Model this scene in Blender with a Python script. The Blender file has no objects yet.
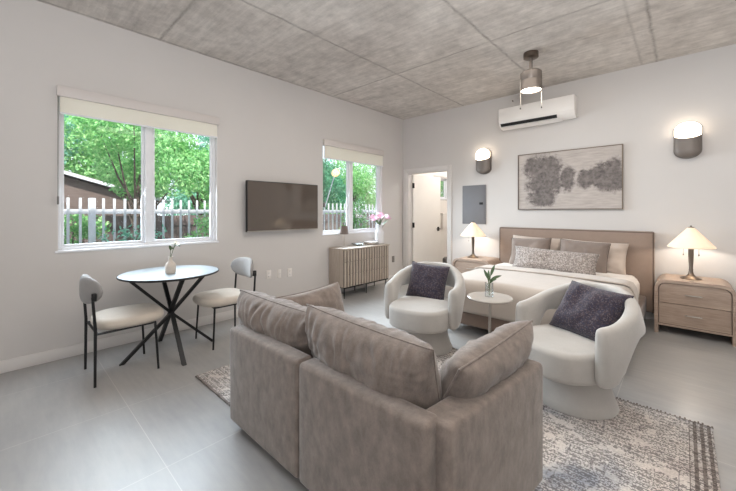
import bpy, bmesh, math, random
import numpy as np
from mathutils import Vector, Matrix, noise
PI = math.pi
random.seed(7)
S = bpy.context.scene
COL = S.collection

# ---------------------------------------------------------------- objects
def setp(o, **k):
    for a, b in k.items():
        if b: o[a] = b
    return o
def thing(name, label, cat, loc=(0, 0, 0), rot=0, group=None):
    o = bpy.data.objects.new(name, None); COL.objects.link(o)
    o.empty_display_size = .1
    o.location = loc
    o.rotation_euler = rot if isinstance(rot, tuple) else (0, 0, rot)
    return setp(o, label=label, category=cat, group=group)
def obj(name, bm, m, parent=None, sharp=40, label=None, kind=None):
    me = bpy.data.meshes.new(name)
    if isinstance(bm, bmesh.types.BMesh):
        bmesh.ops.recalc_face_normals(bm, faces=bm.faces[:])
        bm.to_mesh(me); bm.free()
    else:
        me.from_pydata(bm[0], [], bm[1])
    for p in me.polygons: p.use_smooth = True
    if sharp < 180: me.set_sharp_from_angle(angle=math.radians(sharp))
    if m is not None:
        for q in (m if isinstance(m, (list, tuple)) else [m]): me.materials.append(q)
    o = bpy.data.objects.new(name, me); COL.objects.link(o)
    if parent: o.parent = parent
    return setp(o, label=label, kind=kind)
def tag(o, label, cat, group=None): return setp(o, label=label, category=cat, group=group)
def struct(name, bm, m, parent=None, **k):
    return obj(name, bm, m, parent, kind=None if parent else 'structure', **k)
def dup(root, loc, rot, label, group=None):
    def rec(o, par):
        c = o.copy(); COL.objects.link(c)
        if par: c.parent = par
        for ch in [x for x in allobjs if x.parent == o]: rec(ch, c)
        return c
    allobjs = list(COL.objects)
    r = rec(root, None)
    r.location = loc; r.rotation_euler = rot if isinstance(rot, tuple) else (0, 0, rot)
    return setp(r, label=label, group=group)

# ---------------------------------------------------------------- mesh helpers
def B(): return bmesh.new()
def box(bm, x0, x1, y0, y1, z0, z1, bev=0, seg=2, rot=None):
    vs = [bm.verts.new((x, y, z)) for x in (x0, x1) for y in (y0, y1) for z in (z0, z1)]
    fs = [bm.faces.new([vs[i] for i in q]) for q in ((0, 1, 3, 2), (4, 6, 7, 5), (0, 4, 5, 1), (2, 3, 7, 6), (0, 2, 6, 4), (1, 5, 7, 3))]
    if bev:
        es = list({e for f in fs for e in f.edges})
        bmesh.ops.bevel(bm, geom=es, offset=bev, segments=seg, profile=.5, affect='EDGES')
    return bm
def cyl(bm, c, r, z0, z1, n=32, r2=None):
    lathe(bm, [(0, z0), (r, z0), (r if r2 is None else r2, z1), (0, z1)], n, c)
    return bm
def lathe(bm, prof, n=32, c=(0, 0), closed=False):
    rings = []
    for r, z in prof:
        if r < 1e-6: rings.append([bm.verts.new((c[0], c[1], z))])
        else: rings.append([bm.verts.new((c[0] + r*math.cos(2*PI*i/n), c[1] + r*math.sin(2*PI*i/n), z)) for i in range(n)])
    pairs = list(zip(rings, rings[1:]))
    if closed: pairs.append((rings[-1], rings[0]))
    for a, b in pairs:
        for i in range(n):
            j = (i+1) % n
            if len(a) == 1 and len(b) == 1: continue
            if len(a) == 1: bm.faces.new((a[0], b[i], b[j]))
            elif len(b) == 1: bm.faces.new((a[i], a[j], b[0]))
            else: bm.faces.new((a[i], a[j], b[j], b[i]))
    return bm
def tube(bm, pts, rad, n=10, cap=True, sq=False):
    pts = [Vector(p) for p in pts]
    rads = rad if isinstance(rad, (list, tuple)) else [rad]*len(pts)
    t = (pts[1]-pts[0]).normalized()
    up = Vector((0, 0, 1)) if abs(t.z) < .95 else Vector((1, 0, 0))
    nv = t.cross(up).normalized()
    rings = []
    for i, p in enumerate(pts):
        if i == 0: tt = pts[1]-pts[0]
        elif i == len(pts)-1: tt = pts[-1]-pts[-2]
        else: tt = (pts[i+1]-pts[i]).normalized() + (pts[i]-pts[i-1]).normalized()
        tt.normalize()
        nv = (nv - tt*nv.dot(tt)).normalized(); bv = tt.cross(nv)
        rings.append([bm.verts.new(p + (nv*math.cos(2*PI*k/n + (PI/4 if sq else 0)) + bv*math.sin(2*PI*k/n + (PI/4 if sq else 0)))*rads[i]) for k in range(n)])
    for a, b in zip(rings, rings[1:]):
        for k in range(n):
            bm.faces.new((a[k], a[(k+1) % n], b[(k+1) % n], b[k]))
    if cap:
        bm.faces.new(rings[0][::-1]); bm.faces.new(rings[-1])
    return bm
def prism(bm, poly, y0, y1, ax='y'):
    """extrude a closed 2-D outline (a,b) along an axis"""
    def P(a, b, t): return {'y': (a, t, b), 'x': (t, a, b), 'z': (a, b, t)}[ax]
    A = [bm.verts.new(P(a, b, y0)) for a, b in poly]; Bv = [bm.verts.new(P(a, b, y1)) for a, b in poly]
    n = len(poly)
    for i in range(n): bm.faces.new((A[i], A[(i+1) % n], Bv[(i+1) % n], Bv[i]))
    bm.faces.new(A[::-1]); bm.faces.new(Bv)
    return bm
def soft(dims, r, n=10, fn=None, c=(0, 0, 0), bm=None):
    """rounded box with evenly welded grid faces; fn deforms each point given unit coords"""
    bm = bm or B()
    h = Vector(dims)*.5
    r = min(r, min(h)*.999)
    def coords(hh):
        k = 4
        a = [-hh + r*(1-math.cos(PI/2*i/k)) for i in range(k)]
        mid = [(-hh+r) + (2*hh-2*r)*i/n for i in range(n+1)]
        return a + mid + [-v for v in reversed(a)]
    cs = [coords(h[i]) for i in range(3)]
    vd = {}
    def V(p):
        q = Vector([max(-(h[i]-r), min(h[i]-r, p[i])) for i in range(3)])
        d = Vector(p) - q
        s = q + (d.normalized()*r if d.length > 1e-9 else d)
        key = tuple(round(x, 6) for x in s)
        if key not in vd:
            u = Vector([s[i]/h[i] for i in range(3)])
            if fn: s = fn(s.copy(), u)
            vd[key] = bm.verts.new(s + Vector(c))
        return vd[key]
    for ax in range(3):
        a, b = [i for i in range(3) if i != ax]
        for sg in (-1, 1):
            for i in range(len(cs[a])-1):
                for j in range(len(cs[b])-1):
                    q = []
                    for di, dj in ((0, 0), (1, 0), (1, 1), (0, 1)):
                        p = [0, 0, 0]; p[ax] = sg*h[ax]; p[a] = cs[a][i+di]; p[b] = cs[b][j+dj]
                        v = V(p)
                        if v not in q: q.append(v)
                    if len(q) > 2:
                        try: bm.faces.new(q)
                        except ValueError: pass
    return bm
def drum(hx, hy, ex, r, z0, z1, crown=.02, n=72, c=(0, 0)):
    """upholstered pad with a superellipse plan, rounded edges and a crowned top"""
    prof = [(.0, z0, 0)]
    for f in (.5, .85): prof.append((f, z0, 0))
    for k in range(7):
        a = PI/2*k/6; prof.append((1, z0 + r*(1-math.cos(a)), -r*(1-math.sin(a))))
    for k in range(7):
        a = PI/2*k/6; prof.append((1, z1 - r*(1-math.sin(a)), -r*(1-math.cos(a))))
    for k in range(1, 8): prof.append((1-k/8, z1, -r*(1-k/8)))
    prof.append((0, z1, 0))
    bm = B(); rings = []
    for q, (f, z, off) in enumerate(prof):
        if f == 0: rings.append([bm.verts.new((c[0], c[1], z + (crown if q else 0)))]); continue
        ring = []
        for i in range(n):
            t_ = 2*PI*i/n; ct, st_ = math.cos(t_), math.sin(t_)
            k = (abs(ct)**ex + abs(st_)**ex)**(-1/ex)
            x, y = ct*k, st_*k
            fx = f*(1+off/hx); fy = f*(1+off/hy)
            zz = z + (crown*(1-f*f) if q > 16 else 0)
            ring.append(bm.verts.new((c[0]+x*hx*fx, c[1]+y*hy*fy, zz)))
        rings.append(ring)
    for a, b in zip(rings, rings[1:]):
        for i in range(n):
            j = (i+1) % n
            if len(a) == 1: bm.faces.new((a[0], b[i], b[j]))
            elif len(b) == 1: bm.faces.new((a[i], a[j], b[0]))
            else: bm.faces.new((a[i], a[j], b[j], b[i]))
    return bm
def wob(p, f, a, sd=0):
    return a*noise.noise(Vector((p[0]*f+sd, p[1]*f+sd*1.7, p[2]*f-sd)))
def pillow_bm(w, h, t, n=26, sd=0, wr=.012, ear=.06, bm=None, gather=0):
    """knife-edge pillow: width X, height Z, thickness Y, centre at origin"""
    bm = bm or B()
    g = {}
    for side in (-1, 1):
        for i in range(n+1):
            for j in range(n+1):
                u = -math.cos(PI*i/n); v = -math.cos(PI*j/n)
                u = .5*u + .5*(2*i/n-1); v = .5*v + .5*(2*j/n-1)
                edge = i in (0, n) or j in (0, n)
                if edge and (i, j, -1) in g: g[(i, j, side)] = g[(i, j, -1)]; continue
                f = max(0, (1-u**4)*(1-v**4))**.55
                x = u*w/2*(1-ear*(1-v*v)); z = v*h/2*(1-ear*(1-u*u))
                y = side*t/2*f
                if not edge:
                    y += side*f*(wob((u, v, side), 2.3, wr*1.6, sd) + wob((u*1.5, v, side), 5, wr*.8, sd+3))
                if gather and not edge:
                    for a, b, L, gk in ((u, v, w, 1), (v, u, h, .4)):
                        q = 1-abs(b)
                        ph = 1.6*noise.noise(Vector((a*3+sd, b*2, side*2+sd)))
                        amp = .5+noise.noise(Vector((a*4-sd, side*3+sd, math.copysign(2, b))))
                        y += side*gk*gather*max(0, amp)*math.sin(L*52*a+5*ph)*math.sqrt(q)*math.exp(-q*4.5)*1.6
                g[(i, j, side)] = bm.verts.new((x, y, z))
        for i in range(n):
            for j in range(n):
                bm.faces.new([g[(i, j, side)], g[(i+1, j, side)], g[(i+1, j+1, side)], g[(i, j+1, side)]])
    return bm
def pillow_edge(w, h, ear=.06, n=24):
    pts = []
    for a, b in (((-1, -1), (1, -1)), ((1, -1), (1, 1)), ((1, 1), (-1, 1)), ((-1, 1), (-1, -1))):
        for k in range(n):
            s = k/n; u = a[0]+(b[0]-a[0])*s; v = a[1]+(b[1]-a[1])*s
            pts.append((u*w/2*(1-ear*(1-v*v)), 0, v*h/2*(1-ear*(1-u*u))))
    pts.append(pts[0]); return pts

# ---------------------------------------------------------------- materials
def lin(c):
    return tuple(((x/255)/12.92 if x/255 <= .04045 else (((x/255)+.055)/1.055)**2.4) for x in c) + (1,)
class NT:
    def __init__(s, name):
        s.m = bpy.data.materials.new(name); s.m.use_nodes = True
        s.t = s.m.node_tree; s.t.nodes.clear()
        s.out = s.n('ShaderNodeOutputMaterial'); s.p = s.n('ShaderNodeBsdfPrincipled')
        s.l(s.p.outputs[0], s.out.inputs[0])
    def n(s, k, **kw):
        x = s.t.nodes.new(k)
        for a, b in kw.items(): setattr(x, a, b)
        return x
    def l(s, a, b): s.t.links.new(a, b)
    def co(s, scale=(1, 1, 1), rot=(0, 0, 0), world=False, loc=(0, 0, 0)):
        src = s.n('ShaderNodeNewGeometry').outputs['Position'] if world else s.n('ShaderNodeTexCoord').outputs['Object']
        mp = s.n('ShaderNodeMapping'); mp.inputs['Scale'].default_value = scale; mp.inputs['Rotation'].default_value = rot; mp.inputs['Location'].default_value = loc
        s.l(src, mp.inputs[0]); return mp.outputs[0]
    def noise(s, vec, scale, detail=4, rough=.55, dist=0):
        x = s.n('ShaderNodeTexNoise'); x.inputs['Scale'].default_value = scale; x.inputs['Detail'].default_value = detail
        x.inputs['Roughness'].default_value = rough; x.inputs['Distortion'].default_value = dist
        s.l(vec, x.inputs['Vector']); return x.outputs['Fac']
    def ramp(s, f, stops, interp='LINEAR'):
        x = s.n('ShaderNodeValToRGB'); e = x.color_ramp.elements; x.color_ramp.interpolation = interp
        while len(e) < len(stops): e.new(.5)
        for q, (p, c) in zip(e, stops): q.position = p; q.color = c if len(c) == 4 else lin(c)
        s.l(f, x.inputs[0]); return x.outputs[0]
    def math(s, op, a, b=None, clamp=False):
        x = s.n('ShaderNodeMath', operation=op, use_clamp=clamp)
        for i, v in enumerate((a, b)):
            if v is None: continue
            if isinstance(v, (int, float)): x.inputs[i].default_value = v
            else: s.l(v, x.inputs[i])
        return x.outputs[0]
    def mix(s, f, a, b, mode='MIX'):
        x = s.n('ShaderNodeMix', data_type='RGBA', blend_type=mode)
        for sock, v in ((x.inputs['Factor'], f), (x.inputs['A'], a), (x.inputs['B'], b)):
            if isinstance(v, (int, float)): sock.default_value = v
            elif isinstance(v, tuple): sock.default_value = v if len(v) == 4 else lin(v)
            else: s.l(v, sock)
        return x.outputs['Result']
    def bump(s, h, strength=.3, dist=.01):
        x = s.n('ShaderNodeBump'); x.inputs['Strength'].default_value = strength; x.inputs['Distance'].default_value = dist
        s.l(h, x.inputs['Height']); s.l(x.outputs[0], s.p.inputs['Normal'])
    def set(s, **k):
        for a, b in k.items():
            i = s.p.inputs[a.replace('_', ' ')]
            if isinstance(b, (int, float, tuple)): i.default_value = b
            else: s.l(b, i)
        return s
def simple(name, col, rough=.5, metal=0, var=.06, vs=6, bump=0, bs=60, spec=.5, world=False, coat=0):
    t = NT(name); v = t.co(world=world)
    f = t.noise(v, vs, 5)
    c = lin(col)
    lo = tuple(x*(1-var) for x in c[:3])+(1,); hi = tuple(min(1, x*(1+var)) for x in c[:3])+(1,)
    t.set(Base_Color=t.ramp(f, [(.3, lo), (.7, hi)]), Roughness=rough, Metallic=metal)
    t.p.inputs['Specular IOR Level'].default_value = spec
    if coat: t.p.inputs['Coat Weight'].default_value = coat
    if bump: t.bump(t.noise(v, bs, 3), bump, .004)
    return t.m
def fabric(name, col, var=.18, vs=7, weave=420, sheen=.35, bump=.35, col2=None, brush=None):
    t = NT(name); v = t.co()
    c = lin(col)
    f = t.noise(t.co(brush) if brush else v, vs, 6, .65)
    lo = tuple(x*(1-var) for x in c[:3])+(1,); hi = tuple(min(1, x*(1+var)) for x in c[:3])+(1,)
    base = t.ramp(f, [(.28, lo), (.72, hi)])
    g = t.noise(v, weave, 2, .7)
    base = t.mix(.25, base, t.ramp(g, [(.3, lin(col2) if col2 else lo), (.7, hi)]))
    t.set(Base_Color=base, Roughness=.9)
    t.p.inputs['Sheen Weight'].default_value = sheen; t.p.inputs['Sheen Roughness'].default_value = .45
    t.p.inputs['Specular IOR Level'].default_value = .15
    h = t.math('ADD', t.math('MULTIPLY', g, .4), t.math('MULTIPLY', t.noise(v, 24, 4), .8))
    t.bump(h, bump, .006)
    return t.m
def wood(name, col, dark, axis='x', rough=.5, sc=1.0):
    t = NT(name)
    st = {'x': (1.2, 14, 14), 'y': (14, 1.2, 14), 'z': (14, 14, 1.2)}[axis]
    v = t.co(tuple(a*sc for a in st))
    f = t.noise(v, 2.2, 7, .6, .8); g = t.noise(v, 9, 3, .6)
    c = t.mix(.35, t.ramp(f, [(.3, dark), (.68, col)]), t.ramp(g, [(.35, dark), (.6, col)]))
    t.set(Base_Color=c, Roughness=rough); t.bump(g, .08, .002)
    return t.m
def emis(name, col, st):
    t = NT(name); v = t.co()
    f = t.noise(v, 3, 1); e = t.ramp(f, [(0, tuple(x*.97 for x in lin(col)[:3])+(1,)), (1, lin(col))])
    t.set(Base_Color=lin(col), Emission_Color=e, Emission_Strength=st); return t.m
def glass_thin(name, tint=(1, 1, 1, 1), refl=.06, rough=0.0):
    t = NT(name)
    tr = t.n('ShaderNodeBsdfTransparent'); tr.inputs[0].default_value = tint
    gl = t.n('ShaderNodeBsdfGlossy'); gl.inputs['Roughness'].default_value = rough
    lw = t.n('ShaderNodeLayerWeight'); lw.inputs[0].default_value = .25
    mx = t.n('ShaderNodeMixShader')
    t.l(t.math('ADD', t.math('MULTIPLY', lw.outputs['Fresnel'], .5), refl*.4), mx.inputs[0])
    t.l(tr.outputs[0], mx.inputs[1]); t.l(gl.outputs[0], mx.inputs[2]); t.l(mx.outputs[0], t.out.inputs[0])
    t.t.nodes.remove(t.p); return t.m

M = {}
M['wall'] = simple('wall_paint', (206, 202, 199), .75, var=.015, vs=1.5, bump=.05, bs=180, world=True, spec=.25)
M['trim'] = simple('trim_paint', (216, 212, 209), .45, var=.01, vs=2)
M['vinyl'] = simple('white_vinyl', (232, 233, 236), .35, var=.01)
M['bathwall'] = simple('bath_paint', (240, 235, 229), .6, var=.01)
M['black'] = simple('black_metal', (30, 30, 32), .42, metal=.3, var=.1)
M['hinge'] = simple('dark_hinge', (28, 25, 24), .4, metal=.6)
M['white_plastic'] = simple('white_plastic', (232, 228, 224), .35, var=.01)
M['grey_plastic'] = simple('grey_plastic', (120, 116, 112), .5)
M['outlet'] = simple('outlet_plastic', (226, 221, 216), .4, var=.01)
M['dark'] = simple('dark_slot', (18, 17, 17), .6)
M['panel_grey'] = simple('grey_steel', (120, 120, 124), .6, metal=0, var=.04)
M['chrome'] = simple('brushed_nickel', (190, 184, 176), .28, metal=1, var=.04)
M['bronze'] = simple('dark_bronze', (112, 100, 90), .32, metal=.85, var=.1)
M['sofa'] = fabric('sofa_velvet', (124, 113, 106), .4, 17, 260, .4, .45, brush=(1.2, 1.2, .7))
M['sofa_seam'] = fabric('sofa_piping', (120, 108, 98), .1, 9, 300, .3, .3)
M['chairfab'] = fabric('barrel_chair_velvet', (174, 170, 165), .09, 6, 300, .5, .25)
M['dinefab'] = fabric('dining_seat_fabric', (198, 188, 176), .08, 8, 350, .3, .3)
M['dineback_shade'] = fabric('dining_back_shaded', (150, 147, 145), .08, 8, 350, .3, .3)  # backrest colour greyed and darkened to carry its backlit shade
M['headfab'] = fabric('headboard_linen', (148, 130, 118), .08, 9, 420, .25, .3)
M['framefab'] = fabric('bed_frame_linen', (128, 111, 100), .08, 9, 420, .25, .3)
M['piping'] = fabric('piping_fabric', (92, 78, 69), .08, 9, 420, .2, .3)
M['duvet'] = fabric('duvet_cotton', (180, 169, 159), .05, 5, 400, .3, .25)
M['sheet'] = fabric('white_sheet', (226, 218, 210), .03, 5, 400, .2, .2)
M['cream_pillow'] = fabric('cream_pillow', (192, 178, 167), .06, 6, 380, .25, .25)
M['taupe_pillow'] = fabric('taupe_pillow', (132, 119, 111), .1, 8, 380, .3, .3)
M['ns_wood'] = wood('pale_oak', (176, 156, 140), (138, 118, 105), 'x', .5)
M['sb_wood'] = wood('sideboard_oak', (188, 175, 162), (160, 146, 133), 'z', .5)
M['sb_dark'] = simple('slat_gap', (58, 48, 42), .7)
M['tabletop'] = simple('table_marble', (150, 157, 161), .45, var=.08, vs=3, spec=.2)
M['vase'] = simple('stoneware', (202, 190, 178), .6, var=.08, vs=30)
M['leafdark'] = simple('dark_green_leaf', (60, 84, 48), .5, var=.3, vs=20)
M['stem'] = simple('green_stem', (74, 96, 56), .5, var=.2, vs=20)
M['petal_w'] = simple('white_petal', (238, 238, 226), .6, var=.04)
M['petal_p'] = simple('pink_petal', (244, 200, 222), .6, var=.12, vs=14)
M['vase_white'] = simple('white_ceramic', (214, 214, 216), .25, var=.02)
M['fence'] = simple('fence_paint', (214, 214, 220), .6, var=.04, vs=9)
M['fence_dark'] = wood('weathered_board', (120, 104, 100), (84, 72, 70), 'z', .8)
M['bark'] = simple('bark', (92, 80, 72), .9, var=.35, vs=14, bump=.6, bs=30)
M['shed'] = wood('shed_board', (122, 106, 100), (94, 80, 76), 'y', .85)
M['roof'] = simple('shed_shingle', (112, 96, 92), .85, var=.15, vs=20, bump=.4, bs=40)
M['ground'] = simple('yard_ground', (104, 108, 82), .95, var=.3, vs=3, bump=.4, bs=30)
M['glass'] = glass_thin('window_glass', (1, 1, 1, 1), .05)
M['clear'] = glass_thin('clear_glass', (.93, .95, .95, 1), .25, .02)
M['sconce'] = simple('sconce_metal', (120, 112, 106), .45, metal=.2, var=.06)
M['pend'] = simple('pendant_metal', (112, 104, 98), .38, metal=.45, var=.05)
M['glow'] = emis('sconce_diffuser', (255, 238, 214), 7)
M['glow2'] = emis('ceiling_diffuser', (255, 244, 228), 9)
M['globe'] = emis('globe_glow', (255, 214, 160), .8)
M['towel'] = fabric('white_towel', (238, 232, 226), .04, 9, 200, .3, .5)
M['bin'] = simple('grey_bin', (128, 122, 118), .5)
M['smallshade'] = fabric('grey_lamp_shade', (128, 116, 110), .1, 9, 400, .2, .3)
M['fringe'] = fabric('rug_fringe', (96, 86, 80), .25, 30, 300, .1, .2)
M['white_bowl'] = simple('white_bowl_glaze', (228, 226, 224), .2, var=.02)

M['cassette'] = simple('blind_fascia', (206, 199, 195), .5, var=.01)
def m_blind():
    t = NT('blind_fabric'); v = t.co()
    f = t.noise(v, 300, 2)
    t.set(Base_Color=t.ramp(f, [(.3, (240, 236, 229)), (.7, (247, 244, 238))]), Roughness=.85)
    tl = t.n('ShaderNodeBsdfTranslucent'); tl.inputs[0].default_value = lin((255, 250, 238))
    mx = t.n('ShaderNodeMixShader'); mx.inputs[0].default_value = .4
    t.l(t.p.outputs[0], mx.inputs[1]); t.l(tl.outputs[0], mx.inputs[2]); t.l(mx.outputs[0], t.out.inputs[0])
    return t.m
M['blind'] = m_blind()
def m_lampshade():
    t = NT('frosted_glass_shade'); v = t.co()
    t.set(Base_Color=t.ramp(t.noise(v, 8, 3), [(.3, (236, 226, 208)), (.7, (244, 236, 222))]), Roughness=.35,
          Emission_Color=lin((255, 238, 212)), Emission_Strength=.3)
    tl = t.n('ShaderNodeBsdfTranslucent'); tl.inputs[0].default_value = lin((250, 232, 204))
    mx = t.n('ShaderNodeMixShader'); mx.inputs[0].default_value = .22
    t.l(t.p.outputs[0], mx.inputs[1]); t.l(tl.outputs[0], mx.inputs[2]); t.l(mx.outputs[0], t.out.inputs[0])
    return t.m
M['shade'] = m_lampshade()
def m_tv():
    t = NT('tv_screen'); v = t.co()
    t.set(Base_Color=t.ramp(t.noise(v, 2, 1), [(0, (84, 75, 68)), (1, (90, 80, 72))]), Roughness=.06)  # base colour lightened to carry the bright wall's reflection on the screen
    t.p.inputs['Specular IOR Level'].default_value = .9
    return t.m
M['tv'] = m_tv()
def m_floor():
    t = NT('porcelain_floor')
    w = t.co(world=True)
    sx = t.n('ShaderNodeSeparateXYZ'); t.l(w, sx.inputs[0])
    def line(s, off, per, wd):
        a = t.math('FRACT', t.math('DIVIDE', t.math('SUBTRACT', s, off), per))
        d = t.math('MINIMUM', a, t.math('SUBTRACT', 1.0, a))
        return t.math('LESS_THAN', d, wd/per)
    g = t.math('MAXIMUM', line(sx.outputs[0], 2.09-.79*20, .79, .0018), line(sx.outputs[1], -4.75-.985*20, .985, .0018))
    n1 = t.noise(w, 1.1, 6, .6, .4); n2 = t.noise(t.co((2, 12, 1), world=True), 2, 5, .6)
    base = t.mix(.3, t.ramp(n1, [(.3, (144, 144, 145)), (.7, (170, 168, 165))]), t.ramp(n2, [(.3, (142, 141, 141)), (.7, (174, 171, 167))]))
    base = t.mix(t.math('MULTIPLY', g, .6), base, (196, 192, 187))
    t.set(Base_Color=base, Roughness=t.ramp(n1, [(.3, (.3, .3, .3, 1)), (.7, (.42, .42, .42, 1))]))
    t.p.inputs['Specular IOR Level'].default_value = .5
    return t.m
M['floor'] = m_floor()
def m_ceil():
    t = NT('board_formed_concrete')
    w = t.co(world=True)
    sx = t.n('ShaderNodeSeparateXYZ'); t.l(w, sx.inputs[0])
    wob_ = t.math('MULTIPLY', t.math('SUBTRACT', t.noise(w, 7, 5, .7), .5), .05)
    def line(s, off, per, wd):
        a = t.math('FRACT', t.math('DIVIDE', t.math('ADD', t.math('SUBTRACT', s, off), wob_), per))
        d = t.math('MULTIPLY', t.math('MINIMUM', a, t.math('SUBTRACT', 1.0, a)), per)
        return t.math('SUBTRACT', 1.0, t.math('DIVIDE', d, wd), True)
    g = t.math('MAXIMUM', line(sx.outputs[0], .03-1.25*8, 1.25, .022), line(sx.outputs[1], -1.83-2.38*8, 2.38, .02))
    g2 = line(sx.outputs[0], 3.64-5*2, 5, .02)
    n1 = t.noise(w, 1.3, 8, .68, .3); n2 = t.noise(t.co((1, 9, 1), world=True), 2.2, 6, .7, .2); n3 = t.noise(w, 9, 6, .7)
    n4 = t.noise(t.co((1.2, 3, 1), world=True, loc=(5, 3, 0)), 3.2, 8, .78, .8)
    base = t.ramp(n1, [(.3, (160, 154, 149)), (.5, (202, 196, 190)), (.68, (232, 227, 221))])
    base = t.mix(.38, base, t.ramp(n2, [(.34, (146, 139, 133)), (.64, (230, 223, 215))]))
    base = t.mix(.3, base, t.ramp(n3, [(.34, (148, 141, 135)), (.64, (226, 219, 212))]))
    base = t.mix(t.math('MULTIPLY', t.ramp(n4, [(.6, (0, 0, 0, 1)), (.72, (1, 1, 1, 1))]), .3), base, (118, 110, 104))
    gg = t.math('MULTIPLY', t.math('MAXIMUM', g, t.math('MULTIPLY', g2, .6)), t.ramp(n3, [(.35, (.15, .15, .15, 1)), (.6, (.75, .75, .75, 1))]))
    base = t.mix(gg, base, (112, 105, 99))
    t.set(Base_Color=base, Roughness=.75)
    t.bump(t.math('ADD', n3, t.math('MULTIPLY', g, -.6)), .25, .01)
    return t.m
M['ceil'] = m_ceil()
def m_rug():
    t = NT('woven_rug')
    v = t.co(); sx = t.n('ShaderNodeSeparateXYZ'); t.l(v, sx.inputs[0])
    n1 = t.noise(v, 1.6, 5, .6, .5); n2 = t.noise(v, 5, 5, .65)
    base = t.ramp(n1, [(.3, (192, 178, 172)), (.46, (216, 208, 201)), (.58, (210, 206, 203)), (.7, (150, 155, 164))])
    # rows of little dark stitches
    vo = t.n('ShaderNodeTexVoronoi', feature='DISTANCE_TO_EDGE'); vo.inputs['Scale'].default_value = 1
    t.l(t.co((68, 88, 1)), vo.inputs['Vector']); vo.inputs['Randomness'].default_value = .75
    edge = t.math('LESS_THAN', vo.outputs['Distance'], .15)
    rows = t.math('FRACT', t.math('MULTIPLY', sx.outputs[1], 26))
    gate = t.math('GREATER_THAN', rows, .12)
    thr = t.math('GREATER_THAN', t.noise(v, 9, 3, .7), .42)
    d = t.math('MULTIPLY', t.math('MULTIPLY', edge, gate), t.math('ADD', t.math('MULTIPLY', thr, .5), .2))
    # darker worn lines along y
    st = t.math('MULTIPLY', t.math('GREATER_THAN', t.noise(t.co((9, .9, 1)), 4, 5, .7), .6), t.math('GREATER_THAN', n2, .46))
    base = t.mix(d, base, (72, 68, 70)); base = t.mix(t.math('MULTIPLY', st, .45), base, (84, 80, 84))
    # striped bands at the two short ends
    ax = t.math('ABSOLUTE', sx.outputs[0])
    band = t.math('GREATER_THAN', sx.outputs[0], 1.36)
    stripe = t.math('GREATER_THAN', t.math('FRACT', t.math('MULTIPLY', ax, 33)), .5)
    base = t.mix(t.math('MULTIPLY', band, t.math('ADD', t.math('MULTIPLY', stripe, .55), .2)), base, (76, 66, 62))
    ay = t.math('ABSOLUTE', sx.outputs[1])
    b2 = t.math('GREATER_THAN', ay, .915)
    base = t.mix(t.math('MULTIPLY', b2, .7), base, (84, 74, 70))
    t.set(Base_Color=base, Roughness=.95); t.p.inputs['Specular IOR Level'].default_value = .1
    t.bump(t.math('ADD', n2, t.math('MULTIPLY', d, -.8)), .5, .006)
    return t.m
M['rug'] = m_rug()
def m_speckle(name, cols, sc=90, big=5):
    t = NT(name); v = t.co()
    vo = t.n('ShaderNodeTexVoronoi'); vo.inputs['Scale'].default_value = sc; t.l(v, vo.inputs['Vector'])
    s = t.n('ShaderNodeSeparateColor'); t.l(vo.outputs['Color'], s.inputs[0])
    k = len(cols)
    c = t.ramp(s.outputs[0], [(i/k, q) for i, q in enumerate(cols)], 'CONSTANT')
    c = t.mix(t.math('MULTIPLY', t.noise(v, big, 4), .55), c, cols[0])
    t.set(Base_Color=c, Roughness=.9); t.p.inputs['Sheen Weight'].default_value = .2; t.p.inputs['Specular IOR Level'].default_value = .15
    t.bump(vo.outputs['Distance'], .3, .004)
    return t.m
M['purple'] = m_speckle('speckled_purple_weave', [(48, 45, 56), (68, 60, 68), (54, 55, 72), (82, 68, 72), (60, 52, 58), (98, 88, 92)], 150)
M['boucle'] = m_speckle('flecked_lumbar_weave', [(138, 129, 124), (176, 166, 160), (152, 143, 138), (192, 184, 177), (122, 113, 109)], 95)
def m_leaf(name, a, b, c):
    t = NT(name); v = t.co(world=True)
    f = t.noise(v, 9, 5, .8)
    col = t.ramp(f, [(.3, a), (.5, b), (.68, c)])
    t.set(Base_Color=col, Roughness=.6)
    t.p.inputs['Specular IOR Level'].default_value = .25
    tl = t.n('ShaderNodeBsdfTranslucent'); t.l(col, tl.inputs[0])
    mx = t.n('ShaderNodeMixShader'); mx.inputs[0].default_value = .32
    t.l(t.p.outputs[0], mx.inputs[1]); t.l(tl.outputs[0], mx.inputs[2]); t.l(mx.outputs[0], t.out.inputs[0])
    return t.m
M['leafA'] = m_leaf('leaf_bright', (76, 136, 88), (142, 204, 128), (222, 246, 186))
M['leafB'] = m_leaf('leaf_blue_green', (64, 126, 110), (124, 192, 162), (204, 240, 222))
M['leafC'] = m_leaf('leaf_deep', (64, 120, 98), (96, 160, 124), (146, 204, 156))
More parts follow.
